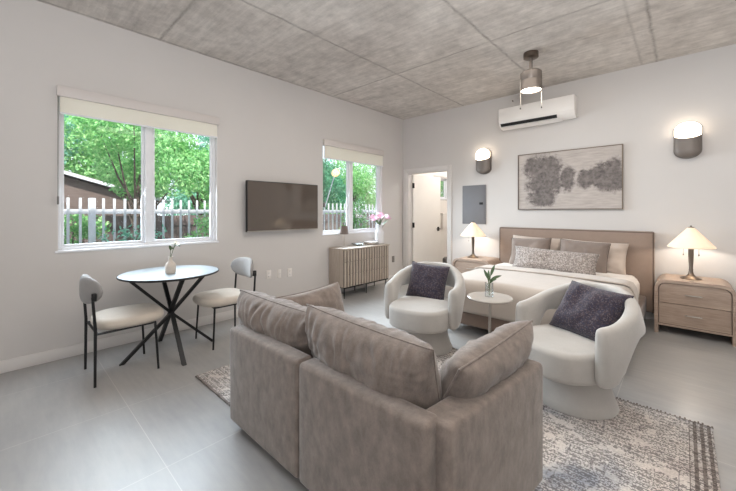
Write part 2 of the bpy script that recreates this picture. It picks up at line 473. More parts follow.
def m_art():
    """misty tree line reflected in still water, painted in greys"""
    t = NT('grey_tree_painting'); v = t.co(); sx = t.n('ShaderNodeSeparateXYZ'); t.l(v, sx.inputs[0])
    X, Z = sx.outputs[0], sx.outputs[2]
    n = t.noise(v, 13, 8, .75, .3); nl = t.noise(v, 26, 5, .7)
    def blob(cx, cz, rx, rz):
        a = t.math('POWER', t.math('DIVIDE', t.math('SUBTRACT', X, cx), rx), 2.0)
        b = t.math('POWER', t.math('DIVIDE', t.math('SUBTRACT', Z, cz), rz), 2.0)
        d = t.math('SQRT', t.math('ADD', a, b))
        d = t.math('ADD', d, t.math('MULTIPLY', t.math('SUBTRACT', n, .5), 1.5))
        return t.math('SUBTRACT', 1.0, t.math('SMOOTH_MIN', t.math('MAXIMUM', t.math('MULTIPLY', t.math('SUBTRACT', d, .76), 2.8), 0), 1.0), True)
    bs = [blob(-.34, .17, .21, .2), blob(-.18, .17, .15, .19), blob(-.27, -.05, .25, .16), blob(-.3, -.24, .2, .13), blob(-.45, .22, .1, .14), blob(.02, .02, .1, .18),
          blob(.24, .0, .11, .13), blob(.4, .03, .14, .17), blob(.53, .05, .14, .2), blob(.5, -.07, .18, .12)]
    acc = bs[0]
    for q in bs[1:]: acc = t.math('MAXIMUM', acc, q)
    bg = t.ramp(t.noise(t.co((2, 2, 14)), 3, 5, .65), [(.3, (168, 159, 154)), (.7, (192, 184, 178))])
    dk = t.ramp(t.math('ADD', t.math('MULTIPLY', n, .5), t.math('MULTIPLY', nl, .5)), [(.36, (66, 60, 60)), (.64, (128, 120, 117))])
    t.set(Base_Color=t.mix(t.math('MULTIPLY', acc, .9), bg, dk), Roughness=.8)
    return t.m
M['art'] = m_art()

# ---------------------------------------------------------------- the room
H = 3.085
XR, YF = 6.4, -8.4
TH = .14
def wall_with_holes(bm, u0, u1, z0, z1, holes, d0, d1, ax):
    us = sorted({u0, u1} | {h[0] for h in holes} | {h[1] for h in holes})
    for a, b in zip(us, us[1:]):
        zs = [(z0, z1)]
        for h in holes:
            if h[0] <= a and b <= h[1]:
                zs = [s for q in zs for s in ((q[0], min(q[1], h[2])), (max(q[0], h[3]), q[1])) if s[1]-s[0] > 1e-4]
        for s in zs:
            if ax == 'x': box(bm, d0, d1, a, b, s[0], s[1])
            else: box(bm, a, b, d0, d1, s[0], s[1])
    return bm
W1 = (-4.995, -3.6, .945, 2.39)
W2 = (-2.015, -.625, .945, 2.38)
W3 = (1.12, 1.78, 1.58, 2.06)
BY = 2.3
bm = B(); box(bm, -TH, XR+.1, YF-.1, BY+.1, -.12, 0); struct('floor', bm, M['floor'])
bm = B(); box(bm, -.5, XR+.3, YF-.3, BY+.3, H, H+.25); struct('ceiling', bm, M['ceil'])
struct('wall_left', wall_with_holes(B(), YF, BY+.12, 0, H, [W1, W2, W3], -TH, 0, 'x'), M['wall'])
struct('wall_back', wall_with_holes(B(), 0, XR, 0, H, [(.105, .985, -.01, 2.035)], 0, .12, 'y'), M['wall'])
bm = B(); box(bm, XR, XR+.12, YF, BY, 0, H); struct('wall_right', bm, M['wall'])
bm = B(); box(bm, -TH, XR+.12, YF-.12, YF, 0, H); struct('wall_front', bm, M['wall'])
bm = B(); box(bm, 0, 2.0, BY, BY+.12, 0, H); struct('wall_bathroom_back', bm, M['bathwall'])
bm = B(); box(bm, 1.9, 2.0, .12, BY, 0, H); struct('wall_bathroom_right', bm, M['bathwall'])
bm = B(); box(bm, 0.001, .006, .12, W3[0]-.03, 0, H); box(bm, 0.001, .006, W3[1]+.03, BY, 0, H); box(bm, 0.001, .006, W3[0]-.03, W3[1]+.03, 0, W3[2]-.03); box(bm, 0.001, .006, W3[0]-.03, W3[1]+.03, W3[3]+.03, H)
struct('wall_bathroom_left', bm, M['bathwall'])
# baseboards
bm = B(); box(bm, 0, .014, YF, 0, 0, .1, .003); struct('baseboard_left', bm, M['trim'])
bm = B(); box(bm, 1.055, XR, -.014, 0, 0, .1, .003); struct('baseboard_back', bm, M['trim'])
bm = B(); box(bm, XR-.014, XR, YF, -.014, 0, .1, .003); struct('baseboard_right', bm, M['trim'])
# door casing and leaf
bm = B()
box(bm, .014, .105, -.018, 0, 0, 2.035+.075, .003); box(bm, .985, 1.055, -.018, 0, 0, 2.035+.075, .003); box(bm, .105, .985, -.018, 0, 2.035, 2.11, .003)
box(bm, .105, .123, 0, .12, 0, 2.035); box(bm, .967, .985, 0, .12, 0, 2.035); box(bm, .123, .967, 0, .12, 2.017, 2.035)
struct('trim_1', bm, M['trim'])
door = thing('door_1', None, None, (.122, .128, 0), math.radians(-7)); door['kind'] = 'structure'
bm = B(); box(bm, 0, .036, 0, .84, .012, 2.01, .002); obj('door_leaf', bm, M['bathwall'], door)
for z in (.28, 1.03, 1.8):
    bm = B(); box(bm, .034, .042, -.012, .03, z-.05, z+.05, .001); tube(bm, [(.034, -.014, z-.05), (.034, -.014, z+.05)], .009, 8)
    obj('hinge', bm, M['hinge'], door)
bm = B(); box(bm, .0365, .046, .735, .79, .89, .975, .002)
tube(bm, [(.046, .765, .935), (.085, .765, .935)], .011, 10); tube(bm, [(.083, .77, .935), (.085, .66, .935)], .009, 10)
obj('door_handle', bm, M['hinge'], door)

def window(idx, W, mull, sd=1):
    y0, y1, z0, z1 = W
    r = thing('window_%d' % idx, None, None, (0, 0, 0)); r['kind'] = 'structure'
    bm = B(); xa, xb = -.13, -.055
    f = .03
    for a, b, c, d in ((y0, y0+f, z0, z1), (y1-f, y1, z0, z1), (y0+f, y1-f, z0, z0+f), (y0+f, y1-f, z1-f, z1)):
        box(bm, xa, xb, a, b, c, d, .004)
    if mull is not None: box(bm, xa+.005, xb-.005, mull-.033, mull+.033, z0+f, z1-f, .004)
    obj('window_frame', bm, M['vinyl'], r)
    spans = [(y0+f, mull-.033), (mull+.033, y1-f)] if mull is not None else [(y0+f, y1-f)]
    for i, (a, b) in enumerate(spans):
        bm = B(); s = .024; x0, x1 = (-.118, -.09) if i == 0 else (-.1, -.07)
        for p in ((a, a+s, z0+f, z1-f), (b-s, b, z0+f, z1-f), (a+s, b-s, z0+f, z0+f+s), (a+s, b-s, z1-f-s, z1-f)):
            box(bm, x0, x1, *p, .003)
        sash = obj('sash', bm, M['vinyl'], r)
        bm = B(); box(bm, x0+.012, x0+.016, a+s, b-s, z0+f+s, z1-f-s); obj('pane', bm, M['glass'], sash)
    bm = B()
    box(bm, -.055, 0.0, y0, y0+.006, z0, z1); box(bm, -.055, 0, y1-.006, y1, z0, z1); box(bm, -.055, 0, y0, y1, z1-.006, z1)
    obj('reveal', bm, M['trim'], r)
    bm = B(); box(bm, -.055, .012, y0-.015 if mull is not None else y0, y1+.012 if mull is not None else y1, z0-.012, z0+.008, .003); obj('window_sill', bm, M['vinyl'], r)
window(1, W1, -4.285); window(2, W2, -1.36); window(3, W3, None)

def blind(W, zc, zb, label):
    y0, y1 = W[0]-.005, W[1]+.004
    r = thing('roller_blind', label, 'blind', (0, (y0+y1)/2, 0), group='roller blinds over the windows')
    hw = (y1-y0)/2
    bm = B(); box(bm, .004, .05, -hw, hw, zc, 2.395, .006); obj('cassette', bm, M['cassette'], r)
    bm = B(); box(bm, .028, .0295, -hw+.02, hw-.02, zb, zc+.02); obj('shade', bm, M['blind'], r)
    bm = B(); tube(bm, [(.029, -hw+.02, zb-.004), (.029, hw-.02, zb-.004)], .009, 10); obj('bottom_bar', bm, M['vinyl'], r)
    bm = B()
    for dx in (.022, .04): tube(bm, [(dx, -hw+.008, zc), (dx, -hw+.008, 1.42)], .0022, 6)
    box(bm, .012, .05, -hw+.002, -hw+.014, 1.36, 1.43, .003); obj('pull_chain', bm, M['grey_plastic'], r)
blind(W1, 2.305, 2.165, 'wide cream roller blind raised above the window by the dining table')
blind(W2, 2.30, 2.115, 'cream roller blind raised above the window over the fluted sideboard')

# ---------------------------------------------------------------- outside
bm = B(); box(bm, -14, -TH, -12, 14, -.25, -.02); struct('ground', bm, M['ground'])
fn = thing('picket_fence', 'white picket fence running outside the windows', 'fence', (-2.2, 0, 0))
bm = B(); box(bm, -.035, -.005, -7.5, 5.5, 1.26, 1.33, .004); box(bm, -.035, -.005, -7.5, 5.5, .4, .47, .004); obj('rail', bm, M['fence'], fn)
k = 0; y = -4.449 - .13*19
pk = post = None
while y < 5.3:
    if k % 13 == 6:
        if post is None:
            bm = B(); box(bm, -.04, .03, -.04, .04, -.02, 1.49, .006)
            post = obj('post', bm, M['fence'], fn); post.location.y = y
        else:
            c = post.copy(); COL.objects.link(c); c.location.y = y
    else:
        if pk is None:
            bm = B(); prism(bm, [(-.015, .05), (.015, .05), (.015, 1.485), (.011, 1.49), (-.011, 1.49), (-.015, 1.485)], 0, .02, 'x'); pk = obj('picket', bm, M['fence'], fn); pk.location.y = y
        else:
            c = pk.copy(); COL.objects.link(c); c.location.y = y
    y += .13; k += 1
fd = thing('board_fence', 'weathered brown board fence standing behind the white pickets', 'fence', (-3.6, 0, 0))
bm = B()
y = -8
while y < 8:
    box(bm, -.02, 0, y, y+.14, -.02, 1.22 + random.uniform(-.01, .01)); y += .146
obj('boards', bm, M['fence_dark'], fd)
bm = B(); box(bm, 0, .04, -8, 8, 1.02, 1.1); obj('rail', bm, M['fence_dark'], fd)

sh = thing('garden_shed', 'grey brown garden shed with a sloping roof beyond the fence', 'shed', (-5.4, -4.2, 0))
bm = B(); prism(bm, [(-2.4, -.02), (1.45, -.02), (1.45, 1.5), (-2.4, 2.68)], -1.6, .0, 'x'); obj('wall', bm, M['shed'], sh)
bm = B(); prism(bm, [(-2.6, 2.78), (1.6, 1.52), (1.6, 1.58), (-2.6, 2.84)], -1.8, .15, 'x'); obj('roof', bm, M['roof'], sh)
bm = B(); prism(bm, [(-2.6, 2.76), (1.6, 1.50), (1.6, 1.57), (-2.6, 2.83)], .15, .18, 'x'); obj('fascia', bm, M['fence'], sh)

def leaves(n, blobs, size, seed, keep=None):
    rng = np.random.default_rng(seed)
    bl = np.array(blobs)
    w = bl[:, 3]*bl[:, 4]*bl[:, 5]; idx = rng.choice(len(bl), n, p=w/w.sum())
    d = rng.normal(size=(n, 3)); d /= np.linalg.norm(d, axis=1)[:, None]
    rr = rng.uniform(.25, 1, n)**.5
    c = bl[idx, :3] + d*bl[idx, 3:6]*rr[:, None]
    a = rng.normal(size=(n, 3)); a /= np.linalg.norm(a, axis=1)[:, None]
    b = np.cross(a, rng.normal(size=(n, 3))); b /= np.linalg.norm(b, axis=1)[:, None]
    nn = np.cross(a, b)
    s = size*rng.uniform(.6, 1.3, n)[:, None]
    v = np.stack([c-a*s, c+b*s*.45+nn*s*.12, c+a*s, c-b*s*.45+nn*s*.12], 1).reshape(-1, 3)
    v[:, 2] = np.maximum(v[:, 2], .0)
    f = np.arange(n*4).reshape(-1, 4)
    return v.tolist(), f.tolist()
def tree(name, loc, label, h, blobs, n, size, mt, seed, trunk=.07, group='trees beyond the fence'):
    r = thing(name, label, 'tree' if 'shrub' not in name else 'shrub', loc, group=group)
    rnd = random.Random(seed)
    bm = B()
    if trunk:
        top = Vector((rnd.uniform(-.2, .2), rnd.uniform(-.2, .2), h*.8))
        mid = Vector((rnd.uniform(-.1, .1), rnd.uniform(-.1, .1), h*.4))
        tube(bm, [(0, 0, -.05), mid*.5, mid, (mid+top)*.5, top], [trunk, trunk*.85, trunk*.7, trunk*.5, trunk*.2], 8)
        for b in blobs:
            s = mid*rnd.uniform(.7, 1.2); e = Vector(b[:3])
            m_ = (s+e)*.5 + Vector((0, 0, -.12))
            tube(bm, [s, m_, e], [trunk*.45, trunk*.3, trunk*.1], 6)
    else:
        for b in blobs: tube(bm, [(b[0]*.3, b[1]*.3, 0), (b[0]*.7, b[1]*.7, b[2]*.6), b[:3]], [.012, .01, .006], 5)
    obj('trunk' if trunk else 'stem', bm, M['bark'], r)
    obj('foliage', leaves(int(n*1.7), blobs, size*.78, seed), mt, r, sharp=180)
def blobs(seed, n, zc, zr, rad, br):
    rnd = random.Random(seed); o = []
    for i in range(n):
        a = 2*PI*i/n + rnd.uniform(-.4, .4); rr = rad*rnd.uniform(.3, 1)
        o.append((rr*math.cos(a), rr*math.sin(a), zc + rnd.uniform(-zr, zr), br*rnd.uniform(.8, 1.2), br*rnd.uniform(.8, 1.2), br*rnd.uniform(.65, 1)))
    return o
tree('garden_tree', (-2.95, -3.72, 0), 'slender pale green tree with grey trunk close behind the white pickets', 3.2, blobs(1, 8, 2.35, .55, .8, .45), 3000, .055, M['leafA'], 1, .05)
tree('garden_tree', (-4.5, -2.0, 0), 'bright green leafy tree seen through the right pane by the dining table', 3.6, blobs(2, 9, 2.2, .8, .75, .55), 6500, .06, M['leafA'], 2)
tree('garden_tree', (-7.6, -5.6, 0), 'tall blue green tree rising behind the shed roof', 5, blobs(3, 10, 3.0, .9, 1.4, .85), 7000, .08, M['leafB'], 3, .1)
tree('garden_tree', (-8.4, -3.2, 0), 'broad green tree filling the gap above the shed', 5, blobs(4, 12, 2.7, 1.2, 1.5, .85), 9000, .08, M['leafA'], 4, .1)
tree('garden_tree', (-8.0, -.4, 0), 'broad blue green tree far right beyond the dining window', 5, blobs(5, 12, 2.5, 1.2, 1.4, .85), 8000, .08, M['leafB'], 5, .1)
tree('garden_tree', (-5.4, 1.9, 0), 'dark blue green tree behind the glowing globe', 4.2, blobs(6, 12, 2.1, .9, .9, .65), 8000, .06, M['leafC'], 6)
tree('garden_tree', (-5.6, 4.3, 0), 'bright green tree seen through the right pane above the tulips', 4.2, blobs(7, 12, 2.1, .9, 1.0, .65), 8000, .06, M['leafA'], 7)
tree('garden_tree', (-9.0, 5.5, 0), 'distant green tree closing the view behind the sideboard window', 5, blobs(8, 12, 2.6, 1.2, 1.7, .95), 8000, .08, M['leafB'], 8, .1)
tree('garden_shrub', (-2.65, -4.62, 0), 'low yellow green shrub poking through the pickets at left', 1, blobs(11, 6, .95, .25, .28, .2), 700, .05, M['leafA'], 11, 0, 'shrubs along the fence')
tree('garden_shrub', (-1.75, -4.05, 0), 'leafy shrub in front of the pickets beneath the slender tree', 1, blobs(12, 6, .9, .2, .28, .2), 220, .045, M['leafB'], 12, 0, 'shrubs along the fence')
tree('garden_shrub', (-1.8, -3.0, 0), 'leafy shrub in front of the pickets at the window corner', 1, blobs(13, 6, .95, .25, .22, .2), 320, .045, M['leafA'], 13, 0, 'shrubs along the fence')
tree('garden_shrub', (-1.75, .35, 0), 'green shrub in front of the pickets beside the tulips', 1, blobs(14, 6, 1.1, .3, .25, .22), 700, .045, M['leafA'], 14, 0, 'shrubs along the fence')

tree('garden_tree', (-3.4, 7.6, 0), 'green tree outside the small bathroom window', 4, blobs(21, 12, 2.1, .8, 1.1, .7), 5000, .07, M['leafA'], 21)
gl = thing('globe_reflection', 'glowing amber globe on a thin leaning white pole, standing in for a window reflection', 'lamp', (-1, -1.68, 0))  # solid stand-in for a lamp's reflection in the window glass
bm = B(); tube(bm, [(0, 0, -.02), (0, .78, 1.98)], .011, 10); obj('pole', bm, M['fence'], gl)
bm = B(); bmesh.ops.create_uvsphere(bm, u_segments=24, v_segments=16, radius=.075, matrix=Matrix.Translation((0, .81, 2.05))); obj('globe', bm, M['globe'], gl)

# ---------------------------------------------------------------- dining table
TBL = (.545, -4.26)
t = thing('dining_table', 'round pale topped dining table on crossed black metal legs', 'table', (TBL[0], TBL[1], 0))
bm = B(); lathe(bm, [(0, .718), (.37, .718), (.397, .726), (.402, .733), (.4, .739), (.394, .741), (0, .741)], 72); obj('tabletop', bm, M['tabletop'], t)
bm = B(); lathe(bm, [(.375, .716), (.403, .724), (.407, .732), (.4035, .739), (.4015, .733), (.397, .726)], 72, closed=True); obj('rim', bm, M['black'], t)
for i, a in enumerate((-92, -2, 88, 178)):
    a = math.radians(a); dx, dy = math.cos(a), math.sin(a)
    bm = B()
    off = .008 if i % 2 else -.008
    p = [(.375*dx+.05*0, .375*dy, 0), (.0*dx+off*dy, off*dx, .365), (-.33*dx, -.33*dy, .716)]
    # flat bar: wide across, thin the other way
    nx, ny = -dy, dx
    vs = []
    for q in p:
        for s, z in ((-.016, -.024), (.016, -.024), (.016, .024), (-.016, .024)):
            vs.append(bm.verts.new((q[0]+nx*s - dx*z*.7, q[1]+ny*s - dy*z*.7, max(0, min(.716, q[2]+(0 if q is not p[1] else 0))))))
    for k in range(2):
        for j in range(4):
            bm.faces.new((vs[k*4+j], vs[k*4+(j+1) % 4], vs[k*4+4+(j+1) % 4], vs[k*4+4+j]))
    bm.faces.new(vs[0:4][::-1]); bm.faces.new(vs[8:12])
    obj('leg', bm, M['black'], t)
# bottle vase with a flower sprig
v = thing('bud_vase', 'small beige bottle vase standing on the dining table', 'vase', (.63, -4.29, .742))
bm = B(); lathe(bm, [(0, 0), (.036, 0), (.043, .01), (.044, .06), (.04, .085), (.022, .105), (.016, .118), (.016, .138), (.021, .15), (.018, .15), (.013, .138), (.013, .1), (0, .09)], 32); obj('body', bm, M['vase'], v)
s = thing('flower_sprig', 'white flower sprig with dark leaves in the beige bottle vase', 'flower', (.63, -4.29, .845))
bm = B(); tube(bm, [(0, 0, 0), (.004, .004, .05), (.02, .015, .11), (.045, .03, .16)], .0028, 6); tube(bm, [(0, 0, 0), (-.005, 0, .06), (-.008, .004, .12)], .0022, 6); obj('stem', bm, M['stem'], s)
def leafmesh(bm, c, d, up, L, W):
    c = Vector(c); d = Vector(d).normalized(); sd = d.cross(Vector(up)).normalized(); n_ = sd.cross(d)
    rows = []
    for i in range(7):
        u = i/6; w = W*math.sin(PI*min(1, u*.96+.02))**.8
        ctr = c + d*L*u + n_*(-.25*L*u*u)
        rows.append([bm.verts.new(ctr - sd*w + n_*w*.3), bm.verts.new(ctr), bm.verts.new(ctr + sd*w + n_*w*.3)])
    for a, b in zip(rows, rows[1:]):
        for k in (0, 1): bm.faces.new((a[k], a[k+1], b[k+1], b[k]))
    return bm
bm = B()
for c, d in (((-.008, .004, .1), (-.3, 0, 1)), ((.02, .015, .11), (.6, -.3, .6)), ((.03, .02, .13), (-.2, .5, .6)), ((.04, .03, .15), (1, .4, 0)), ((.04, .03, .15), (.3, -.8, .3))):
    leafmesh(bm, c, d, (0, 0, 1), .055, .012)
obj('leaf', bm, M['leafdark'], s, sharp=180)
bm = B()
rnd = random.Random(3)
for k in range(16):
    d = Vector((rnd.gauss(0, 1), rnd.gauss(0, 1), abs(rnd.gauss(0, 1)))).normalized()
    leafmesh(bm, Vector((.045, .03, .158)), d, (.1, .2, 1), .034, .009)
obj('blossom', bm, M['petal_w'], s, sharp=180)

# ---------------------------------------------------------------- dining chairs (facing +Y locally)
def dining_chair(label, loc, rot):
    r = thing('dining_chair', label, 'chair', loc, rot, group='chairs at the dining table')
    obj('seat', drum(.232, .24, 3.2, .04, .388, .472, .014, c=(0, .035)), M['dinefab'], r, sharp=180)
    bm = B(); W = .205; D = .2
    tube(bm, [(-W, -D, .385), (W, -D, .385)], .009, 8); tube(bm, [(-W+.01, D-.02, .385), (W-.01, D-.02, .385)], .009, 8)
    for s in (-1, 1): tube(bm, [(s*W, -D, .385), (s*(W-.01), D-.02, .385)], .009, 8)
    obj('seat_frame', bm, M['black'], r)
    for s in (-1, 1):
        bm = B(); tube(bm, [(s*(W+.005), D, 0), (s*(W-.01), D-.02, .385)], [.0085, .0095], 10); obj('leg', bm, M['black'], r)
        bm = B(); tube(bm, [(s*(W+.01), -D-.015, 0), (s*(W+.005), -D-.012, .42), (s*W, -D-.028, .665)], [.009, .0105, .0095], 10); obj('leg', bm, M['black'], r)
        bm = B(); box(bm, s*W-.016, s*W+.016, -D-.035, -D-.005, .635, .69, .003); obj('back_bracket', bm, M['black'], r)
    # curved padded backrest
    bm = B(); n = 26; m = 14; rings = []
    for i in range(n+1):
        a = -1+2*i/n; fall = max(0, 1-abs(a)**3.2)**.5
        x = .225*a; y0 = -D-.05 + .075*a*a
        ring = []
        for k in range(m):
            th = 2*PI*k/m
            cz = math.copysign(abs(math.sin(th))**.8, math.sin(th)); cy = math.copysign(abs(math.cos(th))**.8, math.cos(th))
            ring.append(bm.verts.new((x, y0 + cy*.028*(.25+.75*fall), .70 + cz*.105*max(.04, fall))))
        rings.append(ring)
    for a, b in zip(rings, rings[1:]):
        for k in range(m): bm.faces.new((a[k], a[(k+1) % m], b[(k+1) % m], b[k]))
    bm.faces.new(rings[0][::-1]); bm.faces.new(rings[-1])
    obj('backrest', bm, M['dineback_shade'], r, sharp=180)
    return r
c0 = dining_chair('beige dining chair left of the table, nearest the camera', (.62, -4.64, 0), 0)
dup(c0, (.575, -3.775, 0), PI, 'beige dining chair on the far side of the table toward the television', 'chairs at the dining table')

# ---------------------------------------------------------------- television and outlets
tv = thing('television', 'wide black flat television mounted on the left wall between windows', 'television', (0.001, -2.735, 1.043))
bm = B(); box(bm, .06, .1, -.55, .55, 0, .64, .006); obj('casing', bm, M['black'], tv)
bm = B(); box(bm, .1, .1015, -.54, .54, .014, .63); obj('screen', bm, M['tv'], tv)
bm = B(); box(bm, 0, .06, -.2, .2, .2, .45, .004); obj('wall_bracket', bm, M['black'], tv)
bm = B(); box(bm, .1, .103, -.55, .55, 0, .012); obj('bottom_bezel', bm, M['chrome'], tv)
for i, (y, z, lab, hw) in enumerate(((-2.93, .465, 'white wall outlet below the television, nearest the dining chair', .036), (-2.77, .455, 'white wall plate below the television, middle of three', .028), (-2.605, .45, 'white wall outlet below the television, nearest the sideboard', .036))):
    o = thing('wall_outlet', lab, 'outlet', (0, y, z), group='wall plates under the television')
    bm = B(); box(bm, 0, .008, -hw, hw, -.058, .058, .003); obj('plate', bm, M['outlet'], o)
    for dz in ((-.022, .022) if i != 1 else (0,)):
        bm = B(); box(bm, .008, .0095, -.016, .016, dz-.014, dz+.014, .001)
        sk = obj('socket', bm, M['white_plastic'], o)
        bm = B(); box(bm, .0095, .0098, -.008, -.005, dz-.006, dz+.006); box(bm, .0095, .0098, .005, .008, dz-.006, dz+.006); obj('slot', bm, M['dark'], sk)
o = thing('wall_outlet', 'grey wall outlet low beside the sideboard near the corner', 'outlet', (0, -.31, .4))
bm = B(); box(bm, 0, .008, -.036, .036, -.058, .058, .003); obj('plate', bm, M['grey_plastic'], o)
bm = B(); box(bm, .008, .0095, -.016, .016, -.036, -.008, .001); box(bm, .008, .0095, -.016, .016, .008, .036, .001); obj('socket', bm, M['bin'], o)

# ---------------------------------------------------------------- sideboard
SB = (0.02, -1.385); SBH = .745
sb = thing('sideboard', 'fluted oak sideboard on thin black legs below the window', 'sideboard', (SB[0], SB[1], 0))
bm = B(); box(bm, 0, .325, -.52, .52, .17, SBH-.02, .003); obj('carcass', bm, M['sb_wood'], sb)
bm = B(); box(bm, 0, .355, -.525, .525, SBH-.02, SBH, .004); obj('top', bm, M['sb_wood'], sb)
zs = [(.175, .36), (.364, .545), (.549, SBH-.024)]
for a, b in zs:
    bm = B(); box(bm, .325, .333, -.518, .518, a, b); d = obj('drawer', bm, M['sb_dark'], sb)
    bm = B(); n = 17; p = 1.036/n
    for i in range(n):
        yy = -.518 + i*p
        box(bm, .333, .35, yy+.002, yy+p*.66, a+.0005, b-.0005, .003, 1)
    obj('fluted_front', bm, M['sb_wood'], d)
bm = B(); box(bm, .02, .34, -.5, .5, .155, .17); obj('leg_frame', bm, M['black'], sb)
for x in (.04, .3):
    for y in (-.48, 0, .48):
        bm = B(); tube(bm, [(x, y, 0), (x, y, .156)], [.007, .011], 8); obj('leg', bm, M['black'], sb)
l = thing('table_lamp', 'small lamp with grey tapered shade on the sideboard', 'lamp', (.2, -1.755, SBH))
bm = B(); lathe(bm, [(0, 0), (.045, 0), (.045, .006), (.01, .012), (.005, .02), (.005, .22), (0, .22)], 24); obj('base', bm, M['chrome'], l)
bm = B(); lathe(bm, [(.068, .205), (.05, .33), (.048, .33), (.066, .205)], 28, closed=True); obj('lamp_shade', bm, M['smallshade'], l)
b_ = thing('glass_dish', 'shallow clear glass dish on the sideboard', 'dish', (.19, -1.42, SBH))
bm = B(); lathe(bm, [(0, 0), (.07, 0), (.12, .03), (.125, .045), (.12, .045), (.067, .006), (0, .006)], 32); obj('bowl', bm, M['clear'], b_)
b_ = thing('white_bowl', 'low white bowl on the sideboard beside the tulip vase', 'bowl', (.2, -1.15, SBH))
bm = B(); lathe(bm, [(0, 0), (.05, 0), (.055, .006), (.115, .042), (.118, .052), (.112, .05), (.05, .012), (0, .01)], 32); obj('bowl', bm, M['white_bowl'], b_)
v = thing('tulip_vase', 'tall white ceramic vase on the sideboard holding pink tulips', 'vase', (.21, -.94, SBH))
bm = B(); lathe(bm, [(0, 0), (.068, 0), (.08, .01), (.083, .17), (.078, .21), (.052, .24), (.045, .28), (.06, .34), (.056, .34), (.04, .28), (.045, .24), (.07, .2), (.07, .02), (0, .02)], 32); obj('body', bm, M['vase_white'], v)
rnd = random.Random(5)
heads = []
for i in range(9):
    a = 2*PI*i/9; rr = .03 if i % 3 == 0 else .115
    heads.append((rr*math.cos(a), rr*1.25*math.sin(a)+.01, (.44 + rnd.uniform(-.03, .05) - rr*.4)))
for i, h in enumerate(heads):
    tl = thing('tulip', 'pink tulip in the white vase on the sideboard', 'flower', (.21, -.94, SBH+.1), group='pink tulips in the vase')
    hx = Vector((h[0], h[1], h[2]-.1))
    bm = B(); tube(bm, [(h[0]*.15, h[1]*.15, 0), (h[0]*.3, h[1]*.3, hx.z*.5), hx], .003, 6); st = obj('stem', bm, M['stem'], tl)
    bm = B()
    d = Vector((h[0]*2, h[1]*2, .25)).normalized()
    sdv = d.orthogonal().normalized(); bv = d.cross(sdv)
    for k in range(6):
        a = PI*k/3; o_ = sdv*math.cos(a)+bv*math.sin(a)
        leafmesh(bm, hx + o_*.006, d*.9+o_*.5, -o_ , .075, .026)
    obj('petal', bm, M['petal_p'], tl, sharp=180)
    if i % 2 == 0:
        bm = B(); leafmesh(bm, (h[0]*.3, h[1]*.3, .2), (h[0]*5, h[1]*5, .7), (0, 0, 1), .2, .024); obj('leaf', bm, M['stem'], tl, sharp=180)

# ---------------------------------------------------------------- back wall fittings
p = thing('electrical_panel', 'grey metal electrical panel door flush on the back wall', 'panel', (1.47, 0, 1.41))
bm = B(); box(bm, -.205, .205, -.012, 0, -.32, .32, .003); obj('frame', bm, M['panel_grey'], p)
bm = B(); box(bm, -.18, .18, -.018, -.012, -.295, .295, .003); d = obj('door', bm, M['panel_grey'], p)
bm = B(); box(bm, .1, .16, -.025, -.018, .0, .035, .002); obj('latch', bm, M['dark'], d)

pc = thing('framed_picture', 'wide framed grey painting of misty trees above the bed', 'picture', (2.82, 0, 1.735))
bm = B(); box(bm, -.625, .625, -.028, 0, -.4, .4); obj('canvas', bm, M['art'], pc)
bm = B()
for a in ((-.637, -.625, -.41, .41), (.625, .637, -.41, .41), (-.625, .625, -.41, -.4), (-.625, .625, .4, .41)):
    box(bm, a[0], a[1], -.036, 0, a[2], a[3])
obj('frame', bm, M['bronze'], pc)

def sconce(x, label):
    s = thing('wall_sconce', label, 'sconce', (x, 0, 1.9), group='wall sconces beside the bed')
    def capsule():
        pr_ = []
        for k in range(13): a = PI/2*k/12; pr_.append((.113*math.sin(a), .085*(1-math.cos(a))+.004))
        for k in range(1, 8): pr_.append((.113, .089 + .228*k/8))
        for k in range(13): a = PI/2*k/12; pr_.append((.113*math.cos(a), .317+.088*math.sin(a)))
        bm = lathe(B(), pr_, 48)
        for v_ in bm.verts: v_.co.y = v_.co.y*.5 - .07
        return bm
    for nm, mt, inner in (('body', M['sconce'], False), ('diffuser', M['glow'], True)):
        bm = capsule()
        bmesh.ops.bisect_plane(bm, geom=bm.verts[:]+bm.edges[:]+bm.faces[:], plane_co=(0, -.07, .262 if inner else .26), plane_no=(0, -.8, 1), clear_inner=inner, clear_outer=not inner)
        obj(nm, bm, mt, s, sharp=60)
    bm = B(); o_ = []
    for k in range(49):
        a = PI*k/48; o_.append((.119*math.cos(a), .32 + .094*math.sin(a)))
    for k in range(49):
        a = PI + PI*k/48; o_.append((.119*math.cos(a), .09 + .092*math.sin(a)))
    prism(bm, o_, -.022, 0, 'y'); obj('wall_plate', bm, M['sconce'], s, sharp=30)
    return s
s0 = sconce(1.648, 'grey cylinder wall sconce near the bathroom door')
dup(s0, (4.045, 0, 1.9), 0, 'grey cylinder wall sconce right of the painting', 'wall sconces beside the bed')

ac = thing('air_conditioner', 'white split air conditioner high on the back wall', 'air conditioner', (2.46, 0, 2.545))
bm = B()
prism(bm, [(0, .03), (-.10, .0), (-.165, .03), (-.205, .09), (-.21, .27), (-.195, .3), (0, .305)], -.5, .5, 'x')
bmesh.ops.bevel(bm, geom=bm.edges[:], offset=.006, segments=2, affect='EDGES')
obj('housing', bm, M['white_plastic'], ac)
bm = B(); prism(bm, [(-.172, .034), (-.196, .068), (-.199, .07), (-.175, .030)], -.475, .29, 'x'); obj('air_slot', bm, M['dark'], ac)
bm = B(); prism(bm, [(-.1, -.014), (-.1, -.004), (-.172, .022), (-.178, .018)], -.48, .34, 'x'); obj('louver', bm, M['white_plastic'], ac)
bm = B(); box(bm, -.499, .499, -.213, -.209, .1, .285, .001); obj('front_panel', bm, M['white_plastic'], ac)
hk = thing('wall_hook', 'tiny dark hook high on the back wall above the air conditioner', 'hook', (2.1, 0, 2.985))
